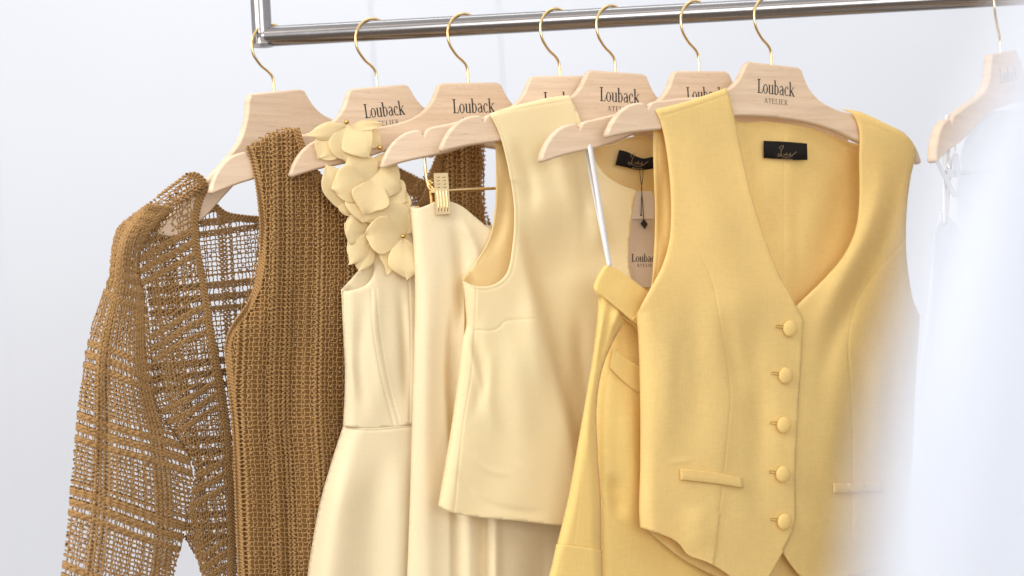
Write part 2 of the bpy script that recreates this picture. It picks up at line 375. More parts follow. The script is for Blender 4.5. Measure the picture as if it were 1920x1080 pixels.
# ------------------------------------------------------------------ hangers
HT = 12.0
NECK = [(0, 0), (34, 0), (39, 3), (42, 10), (48, 22), (57, 32.5), (70, 41), (90, 48), (122, 53.5), (148, 59)]
NOTCH = [(157, 60.5), (163, 63), (167, 68), (168.5, 72), (170.5, 64)]
TIP = [(180, 64.5), (192, 69), (204, 79), (213, 92), (219, 106)]
BOT = [(216, 109), (187, 101), (145, 93), (120, 86), (85, 75), (45, 68.5), (0, 66)]
UW = 1.09
def half(custom=None):
    if custom: return catmull(custom[0], 3)[:-1].tolist()+catmull(custom[1], 3).tolist()
    a = catmull(NECK[1:], 4).tolist(); n = catmull(NOTCH, 3).tolist(); t = catmull([NOTCH[-1]]+TIP, 4).tolist()[1:]
    b = catmull(BOT, 6).tolist(); return a+n+t+b
LBL = {1: 'blank pale wooden hanger at the left end of the rail, holding the openwork brown cardigan',
       2: 'wooden hanger carrying the dense brown crochet dress, second from the left end',
       3: 'wooden hanger with white scuffs on its neck, its arm under the yellow petals',
       4: 'wooden hanger with a gold clip on a wire bar, neck half hidden by satin',
       5: 'wooden hanger with full lettering on its neck, carrying the pale yellow satin top',
       6: 'wooden hanger with a white ribbon in its notch, lettering half covered by vest strap',
       7: 'wooden hanger with full lettering above the yellow vest, the nearest one of the row',
       8: 'wooden hanger turned edge on with a silver clip, in white haze at the right',
       9: 'wooden hanger cut off by the right edge of the photo'}
HNG = {}
def build_hanger(i, side=1, custom=None):
    pl = H[i]; O = pl.O; root = empty('clothes_hanger', tuple(O), LBL[i], 'hanger', 'wooden hangers on the steel rail'); HNG[i] = root
    R = half(); Lh = half(custom) if custom else half()
    pts = [(u, v) for u, v in R]+[(-u, v) for u, v in Lh[::-1]][1 if abs(Lh[-1][0]) < 1e-6 else 0:]
    P = [pts[0]]
    for p in pts[1:]:
        if math.dist(p, P[-1]) > .8: P.append(p)
    P = np.array(P)*[UW, 1]; n = len(P)
    # rounded slab: rings of the outline shrunk slightly at both faces
    tg = np.roll(P, -1, 0)-np.roll(P, 1, 0); nn = np.stack([tg[:, 1], -tg[:, 0]], 1)/np.linalg.norm(tg, axis=1)[:, None]
    rings = []
    for z, ins in ((-HT/2, 2.6), (-HT/2+.7, 1.1), (-HT/2+2.6, 0), (HT/2-2.6, 0), (HT/2-.7, 1.1), (HT/2, 2.6)):
        Q = P-nn*ins; rings.append(pl.uv(Q[:, 0], Q[:, 1], np.full(n, z)))
    V = np.vstack(rings); F = []
    for r in range(5):
        for k in range(n): k2 = (k+1) % n; F.append((r*n+k, r*n+k2, (r+1)*n+k2, (r+1)*n+k))
    vs = [Vector(p) for p in (P-nn*2.6)]
    _, _, fs, _, _, _ = delaunay_2d_cdt(vs, [], [list(range(n))], 1, 1e-6)
    if len(_) >= 0:
        for f in fs:
            if max(f) < n: F.append(tuple(f)); F.append(tuple(5*n+a for a in f[::-1]))
    b = mesh('body', V, F, M['wood'], root); b.data.validate()
    import bmesh
    bm = bmesh.new(); bm.from_mesh(b.data); bmesh.ops.recalc_face_normals(bm, faces=bm.faces); bm.to_mesh(b.data); bm.free()
    for pgon in b.data.polygons: pgon.use_smooth = len(pgon.vertices) == 4
    # hook
    yaw = math.radians(39 if i < 8 else 62); hd = np.array([math.cos(yaw), math.sin(yaw), 0]); X, Yr, Z = O[0], RAILY, RAILZ
    r0 = 29; cz = 15.0-r0; A = np.radians(np.linspace(22, 207, 32))
    rz = [(1+r0*math.cos(a), cz+r0*math.sin(a)) for a in A]+[(-16, -38), (-7, -44.5), (-1.8, -50), (0, -56), (0, -64)]
    K = np.array([np.array([X, Yr, Z])+hd*r*.001+np.array([0, 0, z*.001]) for r, z in rz]+[O+np.array([0, 0, .004]), O-np.array([0, 0, .006])])
    K = catmull(K, .002); hk, hf = capped(*tubes([(K, .00172)], 12), 12); mesh('hook', hk, hf, M['gold'], root)
    if i not in (1, 9):
        flat_marks('lettering', wordmark(-26, 31, -38, 17.5), lambda x, y: pl.uv(x, -y, np.full(len(x), -HT/2-.12)), M['ink'], root)
    return root
C1 = ([(34, 0), (39, 8), (44, 26), (52, 44), (60, 57), (76, 72), (100, 91), (130, 112), (160, 134), (178, 152)], [(178, 152), (160, 158), (120, 142), (88, 118), (50, 92), (0, 80)])
for i in range(1, 10): build_hanger(i, custom=C1 if i == 1 else None)
# white scuffs left by tape on the neck of the third hanger
r = random.Random(3); st = []
for k in range(26):
    u = r.uniform(-30, 8); v = r.uniform(2.5, 7.5)+abs(u+10)*.02; a = r.uniform(-.6, .6); l = r.uniform(.8, 2.6)
    st += q((u, -v), (u+l*math.cos(a), -v+l*math.sin(a)), r.uniform(.2, .5))
flat_marks('tape_scuff', st, lambda x, y: H[3].uv(x, -y, np.full(len(x), -HT/2-.1)), plain('tape_residue', (.82, .78, .74), .4), HNG[3])

# clips
def slab(pl, quad, off0, off1, name, mat, parent, bv=.0008):
    q4 = np.array(quad, float); V = np.vstack([pl.pt(q4[:, 0], q4[:, 1], np.full(len(q4), off0)), pl.pt(q4[:, 0], q4[:, 1], np.full(len(q4), off1))])
    n = len(q4); F = [tuple(range(n)), tuple(range(n, 2*n))[::-1]]+[(k, n+k, n+(k+1) % n, (k+1) % n) for k in range(n)]
    import bmesh
    o = mesh(name, V, F, mat, parent, smooth=False)
    bm = bmesh.new(); bm.from_mesh(o.data); bmesh.ops.recalc_face_normals(bm, faces=bm.faces); bm.to_mesh(o.data); bm.free()
    if bv: bevel(o, bv); 
    return o
def wire(pl, pts, offs, rad, name, mat, parent, step=3):
    P = np.array(pts, float); W = pl.pt(P[:, 0], P[:, 1], np.array(offs, float)); W = catmull(W, .0015)
    V, F = capped(*tubes([(W, rad)], 10), 10); return mesh(name, V, F, mat, parent)
pl = H[4]
cb = wire(pl, [(795, 285), (797, 312), (801, 342), (808, 357), (822, 358), (870, 355.5), (927, 353), (1020, 348), (1060, 346), (1068, 330), (1070, 250)], [0, -2, -3, -5, -4, -2, 0, 0, 0, 0, 0], .0019, 'clip_bar', M['gold'], HNG[4])
c = slab(pl, [(813, 324), (840, 323), (845, 402), (818, 404)], -17, -14, 'clip', M['palegold'], HNG[4], .0007)
cl = lambda s, t: (813+(840-813)*s+5*t, 324+(79)*t)
ribs = []
for k in range(4):
    s = .18+.21*k; a, b = cl(s, .40), cl(s, .93)
    P = np.array([a, b]); W = pl.pt(P[:, 0], P[:, 1], np.array([-17.2, -17.2])); ribs.append((np.linspace(W[0], W[1], 8), np.array([.0003, .001, .0011, .0011, .0011, .0011, .001, .0003])))
for rr in range(4):
    for cc in (0, 1):
        a = cl(.14+.42*cc, .10+.08*rr); b = cl(.42+.42*cc, .10+.08*rr); P = np.array([a, b]); W = pl.pt(P[:, 0], P[:, 1], np.array([-17.2, -17.2]))
        ribs.append((np.linspace(W[0], W[1], 5), np.array([.0003, .0008, .0009, .0008, .0003])))
V, F = tubes(ribs, 8); mesh('grip_rib', V, F, M['palegold'], c)
slab(pl, [(803, 338), (812, 334), (818, 402), (808, 398)], -6, -4.4, 'clip_jaw', M['gold'], HNG[4], .0005)
slab(pl, [(808, 352), (832, 352), (832, 362), (808, 362)], -15, -5, 'clip_hinge', M['gold'], HNG[4], .0005)
wire(pl, [(806, 340), (811, 343), (806, 347), (811, 351), (806, 355), (811, 359), (807, 363)], [-7, -11, -7, -11, -7, -11, -7], .0008, 'clip_spring', M['gold'], HNG[4])

# ------------------------------------------------------------------ crochet
def respt(L, n):
    L = catmull(L, 3); d = np.r_[0, np.cumsum(np.linalg.norm(np.diff(L, axis=0), axis=1))]; t = np.linspace(0, d[-1], n)
    return np.stack([np.interp(t, d, L[:, k]) for k in (0, 1)], 1)
def crochet(name, L, R, outline, pl, off, feats, mat, parent, cw=6.2, pattern='plaid', seed=1, edge=None, bow=0.0, skirt=None):
    """real yarn: warp strands run from top to bottom, weft strands across; dense bands and bobbles as in the cloth"""
    rg = np.random.default_rng(seed); NV = 400; Lp = respt(L, NV); Rp = respt(R, NV)
    poly = np.vstack([catmull(s, 5)[:-1] for s in outline])
    hgt = .5*(np.linalg.norm(np.diff(Lp, axis=0), axis=1).sum()+np.linalg.norm(np.diff(Rp, axis=0), axis=1).sum())
    wid = np.median(np.linalg.norm(Rp-Lp, axis=1)); nc = int(wid/cw)
    def pos(u, v):
        u = np.asarray(u, float); v = np.clip(np.asarray(v, float), 0, 1); t = v*(NV-1)
        l = np.stack([np.interp(t, np.arange(NV), Lp[:, k]) for k in (0, 1)], -1); r_ = np.stack([np.interp(t, np.arange(NV), Rp[:, k]) for k in (0, 1)], -1)
        p = l+(r_-l)*u[..., None]; p[..., 1] += bow*4*u*(1-u); return p
    def lift(P, dz):
        D = np.full(len(P), float(off))
        for f in feats: D += f(P)
        return pl.pt(P[:, 0], P[:, 1], D+dz)
    DC, GC = (.00140, .00070) if pattern == 'plaid' else (.00160, .00082)
    strands = []; pend = []
    def add(P, dz, rad):
        pend.append((P, np.broadcast_to(dz, (len(P),)), np.broadcast_to(rad, (len(P),))))
    def flush():
        PP = np.vstack([p[0] for p in pend]); OK = inside(PP, poly); WW = np.zeros((len(PP), 3)); WW[OK] = lift(PP[OK], np.concatenate([p[1] for p in pend])[OK]); o_ = 0
        for P, _, rad in pend:
            n = len(P); ok = OK[o_:o_+n]; W = WW[o_:o_+n]; o_ += n; i = 0
            e = np.flatnonzero(np.diff(np.r_[0, ok.astype(int), 0]))
            for i, j in zip(e[::2], e[1::2]):
                if j-i > 1: strands.append((W[i:j], rad[i:j]))
    # band structure along v and u (pixels): list of (start, kind)
    if pattern == 'plaid':
        seqv = [('g', 9), ('t', 1), ('d', 2), ('t', 1), ('d', 2), ('t', 1), ('d', 2)]; gh, th, dh = 8.6, 14, 4.6
    else:
        seqv = [('g', 400)]; gh, th, dh = 8.4, 8.4, 5
    rows = []; y = 0; k = int(rg.integers(0, 3))
    while y < hgt:
        kind, cnt = seqv[k % len(seqv)]; k += 1
        for _ in range(cnt):
            rows.append((y/hgt, kind)); y += {'g': gh, 't': th, 'd': dh}[kind]*rg.uniform(.92, 1.08)
            if y > hgt: break
    # columns
    dense = np.zeros(nc+1, bool)
    if pattern == 'plaid':
        for s in range(6 if nc > 24 else 4, nc, 15): dense[s:s+4] = True
    else:
        s = 2
        while s < nc: dense[s:s+2] = True; s += 2+int(rg.choice([1, 3, 5, 4]))
    jit = rg.normal(0, .18, nc+1)
    def uu(i): return (i+jit[i])/nc
    nv = int(hgt/2.6); vv = np.linspace(0, 1, nv)
    for i in range(nc+1):
        ph = rg.uniform(0, 6.28); wob = .35*np.sin(vv*hgt*2*math.pi/9+ph)/cw/nc*cw
        u = uu(i)+(.36 if dense[i] else .12)/nc*np.sin(vv*hgt*2*math.pi/(8.0 if dense[i] else 17)+ph)
        rad = np.where(dense[i], DC, GC)*(1+.18*np.sin(vv*hgt*2*math.pi/4.3+ph))
        add(pos(u, vv), .8*np.sin(vv*hgt*2*math.pi/11+ph)-(.5 if dense[i] else 0), rad)
    nu = int(wid/1.9); us = np.linspace(0, 1, nu)
    for v, kind in rows:
        ph = rg.uniform(0, 6.28); amp = {'g': .6, 't': .7, 'd': .9}[kind]
        fq = .5 if kind == 'g' else 1.0; dv = amp/hgt*(np.sin(us*nc*2*math.pi*fq+ph)+.5*np.sin(us*nc*2*math.pi*.23+ph*3))+rg.normal(0, .3)/hgt+1.6/hgt*np.sin(us*7+v*21)
        rad = {'g': .00082, 't': .00135, 'd': .00175}[kind]*(1+.2*np.sin(us*nc*2*math.pi+ph))
        if pattern != 'plaid': rad = .00078*(1+.2*np.sin(us*nc*2*math.pi+ph))
        add(pos(us, v+dv), .9*np.cos(us*nc*2*math.pi*.5+ph)+.3, rad)
    # bobbles
    for j, (v, kind) in enumerate(rows):
        if kind != 'g': continue
        for i in range(nc):
            if dense[i] : continue
            if pattern == 'plaid' and ((i+(j % 2)) % 2 or rg.random() < .6): continue
            if pattern != 'plaid' and ((i % 2) or rg.random() < .55): continue
            a = rg.uniform(0, 3.1); u0 = (i+.5)/nc; t = np.linspace(0, 1, 4); rr = 1.7 if pattern == 'plaid' else 2.0
            P = np.stack([np.full(4, u0)+(t-.5)*rr*math.cos(a)/nc/cw*2, np.full(4, v+3.6/hgt)+(t-.5)*rr*2*math.sin(a)/hgt], 1)
            add(pos(P[:, 0], P[:, 1]), -1.0, np.array([.0006, .0014, .0014, .0006]) if pattern == 'plaid' else np.array([.0006, .0015, .0015, .0006]))
    flush()
    # edging: zigzag of thick yarn
    for E in (edge or []):
        Lc = catmull(E, 1.6); tg = np.gradient(Lc, axis=0); nn = np.stack([-tg[:, 1], tg[:, 0]], 1)/np.linalg.norm(tg, axis=1)[:, None]
        s = np.arange(len(Lc))*1.6
        for k2, (o2, r2) in enumerate(((0, .0016), (3.0, .0016), (-3.0, .0016), (6.0, .0014))):
            P = Lc+nn*(o2+1.3*np.sin(s*2*math.pi/6.5+k2*2))[:, None]
            W = lift(P, -.6+.9*np.cos(s*2*math.pi/6.5+k2*2)); strands.append((W, np.full(len(W), r2)))
    V, F = tubes(strands, 5)
    return mesh(name, V, F, mat, parent)

# cardigan on hanger 1
pl = H[1]
card = empty('crochet_cardigan', tuple(pl.O-np.array([0, 0, .1])), 'see-through brown crochet cardigan with a wide sleeve, leftmost garment on the rail', 'cardigan')
sl_out = [[(352, 330), (325, 347), (285, 377), (245, 407), (222, 427), (213, 455), (204, 520), (178, 590), (160, 665), (146, 770), (136, 880), (126, 980), (112, 1110)],
          [(112, 1110), (200, 1120), (318, 1110)], [(318, 1110), (336, 1040), (348, 990), (358, 915), (367, 884), (358, 860), (331, 813), (304, 778), (291, 711), (278, 600), (268, 540), (262, 480), (285, 430), (330, 385), (352, 330)]]
slL = [(262, 380), (215, 440), (196, 540), (158, 660), (140, 800), (128, 950), (108, 1130)]
slR = [(330, 392), (292, 450), (286, 560), (300, 700), (352, 850), (372, 1010), (345, 1230)]
def tube(Lx, Rx, amp):                          # swells like a tube between two edges
    Lc = catmull(Lx, 20); Rc = catmull(Rx, 20)
    def f(P):
        a = np.interp(P[:, 1], Lc[:, 1], Lc[:, 0]); b = np.interp(P[:, 1], Rc[:, 1], Rc[:, 0]); s = np.clip((P[:, 0]-a)/(b-a+1e-6)*2-1, -1, 1)
        return amp*np.sqrt(np.clip(1-s*s, 0, 1))
    return f
silL = [(250, 390), (213, 455), (178, 590), (146, 770), (126, 980), (112, 1110)]; silR = [(330, 400), (262, 480), (278, 600), (300, 770), (367, 884), (348, 990), (318, 1110)]
crochet('sleeve_front', slL, slR, sl_out, pl, -4, [tube(silL, silR, -30), ridge([(215, 560), (200, 760), (190, 1000)], 14, 6), ridge([(255, 560), (250, 740), (300, 960)], 16, -6)], M['yarn'], card, 6.4, seed=3)
crochet('sleeve_back', slL, slR, sl_out, pl, 6, [tube(silL, silR, 26)], M['yarn'], card, 6.6, seed=5)
back_out = [[(352, 330), (380, 338), (396, 375), (420, 397), (455, 405), (500, 408), (560, 412), (640, 400), (700, 350), (730, 312), (760, 322), (815, 352), (850, 380)],
            [(850, 380), (850, 700), (840, 1110)], [(840, 1110), (600, 1120), (384, 1110)], [(384, 1110), (372, 1055), (347, 1005), (358, 915), (364, 885), (330, 815), (300, 770), (285, 650), (275, 540), (262, 470), (290, 410), (330, 360), (352, 330)]]
bL = [(262, 400), (275, 560), (290, 700), (320, 860), (345, 1000), (370, 1140)]; bR = [(850, 310), (850, 470), (850, 620), (850, 780), (850, 940), (850, 1090)]
crochet('back_panel', bL, bR, back_out, pl, 22, [ruffle(4, 3, 160)], M['yarn'], card, 6.4, seed=8, bow=10, edge=[[(385, 345), (396, 375), (420, 400), (455, 408), (500, 411), (560, 414), (640, 402), (700, 354), (730, 316), (762, 327), (815, 357), (848, 384)], [(738, 328), (770, 345), (815, 368), (848, 396)], [(738, 340), (770, 357), (815, 380)]])
fr_out = [[(357, 326), (375, 335), (385, 352), (372, 385), (366, 430), (380, 520), (398, 630), (418, 740), (432, 860), (436, 960), (438, 1110)], [(438, 1110), (410, 1115), (384, 1110)],
          [(384, 1110), (372, 1055), (349, 1005), (360, 915), (366, 885), (331, 813), (304, 778), (289, 711), (276, 600), (260, 500), (262, 450), (300, 390), (357, 326)]]
fL = [(240, 400), (262, 560), (280, 700), (318, 860), (345, 1000), (365, 1140)]; fR = [(388, 318), (392, 470), (410, 630), (430, 790), (440, 940), (440, 1090)]
crochet('front_panel', fL, fR, fr_out, pl, -6, [ruffle(9, 3, 130), ridge([(340, 420), (350, 700), (380, 1000)], 22, -6)], M['yarn'], card, 6.2, seed=11,
        edge=[[(385, 352), (372, 385), (366, 430), (380, 520), (398, 630), (418, 740), (432, 860), (436, 960), (438, 1100)], [(350, 330), (366, 328), (380, 338), (386, 352)]])
crochet('shoulder_yoke', [(330, 318), (290, 350), (250, 384), (214, 425), (204, 470), (194, 570)], [(402, 356), (360, 384), (310, 414), (270, 446), (242, 486), (220, 570)],
        [[(352, 324), (325, 343), (285, 375), (245, 405), (221, 426), (211, 458), (207, 505), (212, 545)], [(212, 545), (224, 510), (240, 470), (268, 436), (310, 402), (360, 374), (388, 356), (389, 344), (378, 330), (365, 323), (352, 324)]], pl, -13, [curl([(352, 324), (285, 375), (222, 425), (205, 520)], 30, 12)], M['yarn'], card, 5.6, pattern='rib', seed=12)

# crochet dress on hanger 2
pl = H[2]
dress2 = empty('crochet_dress', tuple(pl.O-np.array([0, 0, .1])), 'dense brown crochet sleeveless dress with ochre lining', 'dress')
d_out = [[(466, 270), (500, 250), (535, 238), (556, 238)], [(556, 238), (566, 270), (588, 315), (625, 355), (690, 400), (740, 420), (790, 380), (815, 310), (832, 262), (850, 235)],
         [(850, 235), (880, 240), (908, 252)], [(908, 252), (912, 300), (908, 350), (918, 420), (950, 500), (960, 700), (970, 1110)], [(970, 1110), (700, 1120), (452, 1110)],
         [(452, 1110), (446, 960), (440, 800), (430, 700), (427, 640), (440, 612), (468, 570), (487, 520), (493, 440), (488, 370), (478, 310), (466, 270)]]
d_feat = [ridge([(520, 300), (505, 500), (480, 700), (470, 1080)], 22, -7), ridge([(560, 420), (545, 700), (540, 1080)], 12, 8), ridge([(620, 450), (600, 700), (590, 1080)], 24, -6),
          curl([(466, 270), (488, 370), (493, 440), (468, 570), (427, 640), (440, 800), (452, 1110)], 22, 12), ruffle(21, 2.0, 110), curl([(466, 270), (535, 238), (556, 238)], 16, 8)]
crochet('front_panel', [(436, 232), (440, 420), (434, 600), (428, 760), (436, 900), (444, 1110)], [(965, 232), (965, 340), (965, 440), (970, 620), (975, 780), (980, 920), (985, 1110)], d_out, pl, -15, d_feat, M['yarn2'], dress2, 8.4, pattern='ladder', seed=15,
        edge=[[(468, 274), (480, 310), (490, 370), (495, 440), (489, 520), (470, 572), (442, 612), (430, 642), (433, 700), (443, 800), (449, 960), (455, 1100)], [(556, 242), (566, 272), (588, 317), (625, 357), (690, 402)], [(740, 422), (790, 382), (815, 312), (832, 265)]])
lin_out = [[(474, 272), (505, 254), (552, 242)], [(552, 242), (562, 275), (584, 320), (620, 360), (690, 406), (740, 426), (795, 386), (820, 314), (838, 258)], [(838, 258), (870, 250), (900, 256)], [(900, 256), (905, 300), (903, 350), (912, 420), (945, 500), (960, 1110)],
           [(960, 1110), (700, 1120), (458, 1110)], [(458, 1110), (452, 960), (446, 800), (437, 700), (434, 642), (446, 615), (474, 572), (492, 520), (498, 440), (494, 370), (484, 312), (474, 272)]]
panel('lining', lin_out, pl, -10.5, d_feat, M['lining'], dress2, grid=8, thick=.4)
crochet('back_panel', [(450, 232), (462, 300), (480, 420), (450, 600), (425, 760), (440, 900), (450, 1110)], [(965, 232), (965, 340), (965, 440), (970, 620), (975, 780), (980, 920), (985, 1110)],
        [[(560, 238), (470, 275), (480, 330), (484, 420), (470, 520), (440, 620), (440, 1110)], [(440, 1110), (960, 1110)], [(960, 1110), (950, 500), (915, 400), (905, 250)], [(905, 250), (850, 238), (820, 300), (780, 340), (700, 352), (620, 340), (580, 290), (560, 238)]], pl, 9, [ruffle(2, 2, 120)], M['yarn2'], dress2, 7, pattern='ladder', seed=16)

# ------------------------------------------------------------------ petal dress on hanger 3
pl = H[3]
pd = empty('petal_dress', tuple(pl.O-np.array([0, 0, .1])), 'cream one-shoulder dress with fabric petals along its strap', 'dress')
panel('bodice', [[(655, 350), (662, 400), (672, 430), (693, 478), (701, 498), (699, 517), (687, 533), (664, 543), (640, 546)],
                 [(640, 546), (642, 600), (646, 680), (646, 740), (643, 799)], [(643, 799), (690, 803), (770, 797), (860, 790)], [(860, 790), (862, 640), (850, 540), (800, 500), (768, 430), (740, 360), (715, 300)], [(715, 300), (690, 296), (655, 350)]],
      pl, -12, [curl([(640, 546), (642, 600), (646, 680), (643, 799)], 26, 16), ridge([(712, 500), (700, 600), (712, 700), (735, 790)], 12, -4), ridge([(680, 560), (672, 700), (690, 790)], 13, 4.5), ridge([(748, 520), (758, 640), (764, 780)], 8, 5), ruffle(31, 1.0, 70),
                ridge([(650, 640), (670, 760)], 10, -3), curl([(693, 478), (701, 498), (687, 533), (640, 546)], 8, 2.5)], M['cream'], pd,
      seams=[([(696, 545), (700, 620), (716, 710), (738, 796)], 1.0), ([(706, 545), (712, 620), (727, 710), (749, 796)], .7), ([(766, 520), (770, 640), (768, 790)], .9)], grid=5)
panel('skirt', [[(643, 799), (690, 803), (770, 797), (860, 790)], [(860, 790), (900, 950), (930, 1110)], [(930, 1110), (750, 1120), (572, 1110)], [(572, 1110), (582, 1040), (598, 950), (620, 870), (643, 799)]],
      pl, -12.5, [curl([(572, 1110), (598, 950), (620, 870), (643, 799)], 45, 26), ridge([(712, 830), (700, 950), (690, 1110)], 26, 4.5), ridge([(660, 840), (640, 950), (622, 1110)], 30, -7), ridge([(748, 820), (752, 950), (748, 1110)], 22, -5)], M['cream'], pd,
      seams=[([(646, 804), (690, 807), (770, 801), (850, 795)], .9)])
panel('back_bodice', [[(655, 350), (680, 420), (694, 478), (668, 512), (640, 543)], [(640, 543), (648, 660), (650, 796)], [(650, 796), (860, 790)], [(860, 790), (850, 520), (760, 400), (718, 300), (655, 350)]], pl, 8,
      [curl([(640, 543), (648, 660), (650, 796)], 24, -14), ruffle(5, 1, 80)], M['cream'], pd)
# petals: base, tip, width, rise (mm in front of the strap)
PET = [((652, 238), (580, 254), 28, 7), ((648, 234), (600, 296), 50, 5), ((650, 232), (648, 302), 52, 8), ((652, 237), (690, 293), 52, 13), ((655, 238), (718, 232), 17, 11), ((668, 240), (713, 272), 34, 6),
       ((700, 296), (742, 322), 42, 4), ((655, 396), (612, 312), 46, 5), ((697, 352), (655, 292), 62, 8), ((694, 336), (624, 352), 62, 13), ((690, 325), (750, 352), 66, 9), ((708, 338), (684, 400), 60, 17),
       ((702, 350), (684, 416), 72, 12), ((716, 345), (762, 376), 46, 7), ((652, 362), (658, 406), 34, 3), ((758, 444), (716, 380), 62, 11), ((757, 443), (686, 440), 56, 14), ((690, 430), (648, 418), 56, 4),
       ((694, 440), (656, 492), 44, 3), ((752, 445), (728, 510), 46, 10), ((756, 446), (762, 522), 52, 17), ((757, 440), (784, 388), 34, 8), ((700, 452), (672, 506), 30, 2), ((740, 400), (762, 360), 34, 5)]
for k, (b, tp, wd, rise) in enumerate(PET):
    b = np.array(b, float); tp = np.array(tp, float); d = tp-b; Lq = np.linalg.norm(d); d /= Lq; nn = np.array([-d[1], d[0]]); r = np.random.default_rng(100+k)
    nu_, nv_ = 11, 15; V = []; a1, a2, a3 = r.uniform(-1, 1, 3)
    for j in range(nv_):
        t = 1-(1-j/(nv_-1))**1.9; prof = max(.0004, 1-abs(2*t**.85-1)**2.6)**.5*(.35+.65*min(1, t/.45)**.8)*(1+.05*math.sin(7*t+a1*5)+.04*math.sin(13*t+a2*9))
        for i in range(nu_):
            s = i/(nu_-1)*2-1; ed = abs(s)
            ln = t*(1-.10*s*s+.06*a1*math.sin(3*s+a2*3)+.025*math.sin(9*s+a3*7)*t)
            p = b+d*Lq*ln*1.04+nn*wd*1.22/2*s*prof*(1+.05*a3*t)
            z = rise*(.25+.9*math.sin(t*math.pi*.62)) + (1.7+1.2*a2)*(s*s)*prof*t*(1 if k % 3 else -1) + 1.1*a1*math.sin(2.4*s+3*t) + .5*math.sin(6*s+a3*5)*t + .7*a2*math.exp(-(s/.12)**2)*(1-t) - 3.0*max(0, t-.8)*5*.5
            V.append(pl.pt(p[0], p[1], -14-z))
    F = [(j*nu_+i, j*nu_+i+1, (j+1)*nu_+i+1, (j+1)*nu_+i) for j in range(nv_-1) for i in range(nu_-1)]
    o = mesh('petal', np.array(V), F, M['petal'], pd); ss = o.modifiers.new('s', 'SUBSURF'); ss.levels = ss.render_levels = 1
    so = o.modifiers.new('thickness', 'SOLIDIFY'); so.thickness = .0003; so.offset = 0
def ball(name, c, rad, mat, parent, sq=1.0):
    V = []; F = []; a, b_ = 16, 10
    for j in range(b_+1):
        for i in range(a):
            th = math.pi*j/b_; ph = 2*math.pi*i/a; V.append((c[0]+rad*math.sin(th)*math.cos(ph), c[1]+rad*sq*math.sin(th)*math.sin(ph), c[2]+rad*math.cos(th)))
    for j in range(b_):
        for i in range(a): F.append((j*a+i, (j+1)*a+i, (j+1)*a+(i+1) % a, j*a+(i+1) % a))
    return mesh(name, V, F, mat, parent)
for x_, y_, z_ in ((650, 229, -24), (756, 443, -36), (713, 277, -24)): ball('bead', pl.pt(x_, y_, z_), .0032, M['bead'], pd)

# ------------------------------------------------------------------ clipped skirt on hanger 4
pl = H[4]
sk = empty('satin_skirt', tuple(pl.O-np.array([0, 0, .2])), 'cream draped skirt held up by the gold clip, beside the petal dress', 'skirt')
panel('front_panel', [[(770, 391), (785, 390), (800, 385), (815, 378)], [(815, 378), (845, 378), (868, 388), (895, 410), (925, 432), (1000, 455), (1100, 440), (1180, 400)], [(1180, 400), (1220, 700), (1260, 1110)],
                      [(1260, 1110), (1000, 1120), (762, 1110)], [(762, 1110), (768, 950), (772, 800), (776, 650), (778, 540), (775, 460), (770, 391)]],
      pl, -9, [curl([(770, 391), (775, 460), (778, 540), (776, 650), (772, 800), (762, 1110)], 26, 12), ridge([(822, 400), (808, 520), (800, 700), (802, 1100)], 18, -4), ridge([(846, 400), (862, 470), (868, 560), (862, 640)], 12, 8),
               stepf([(845, 560), (838, 700), (846, 850), (849, 1110)], 2.2, 10), ridge([(880, 500), (876, 800), (878, 1110)], 16, -9), ridge([(908, 700), (908, 900), (909, 1110)], 8, 13), ridge([(930, 700), (928, 900), (928, 1110)], 10, -7),
               ridge([(850, 400), (885, 450), (905, 520)], 10, -5), grad(0, 930, 1020, 14), ridge([(1000, 900), (1010, 1110)], 30, 4)], M['cream'], sk, grid=5)
panel('back_panel', [[(772, 396), (800, 392), (880, 420), (1180, 400)], [(1180, 400), (1260, 1110)], [(1260, 1110), (775, 1110)], [(775, 1110), (784, 700), (772, 396)]], pl, 12, [], M['cream'], sk, grid=9)

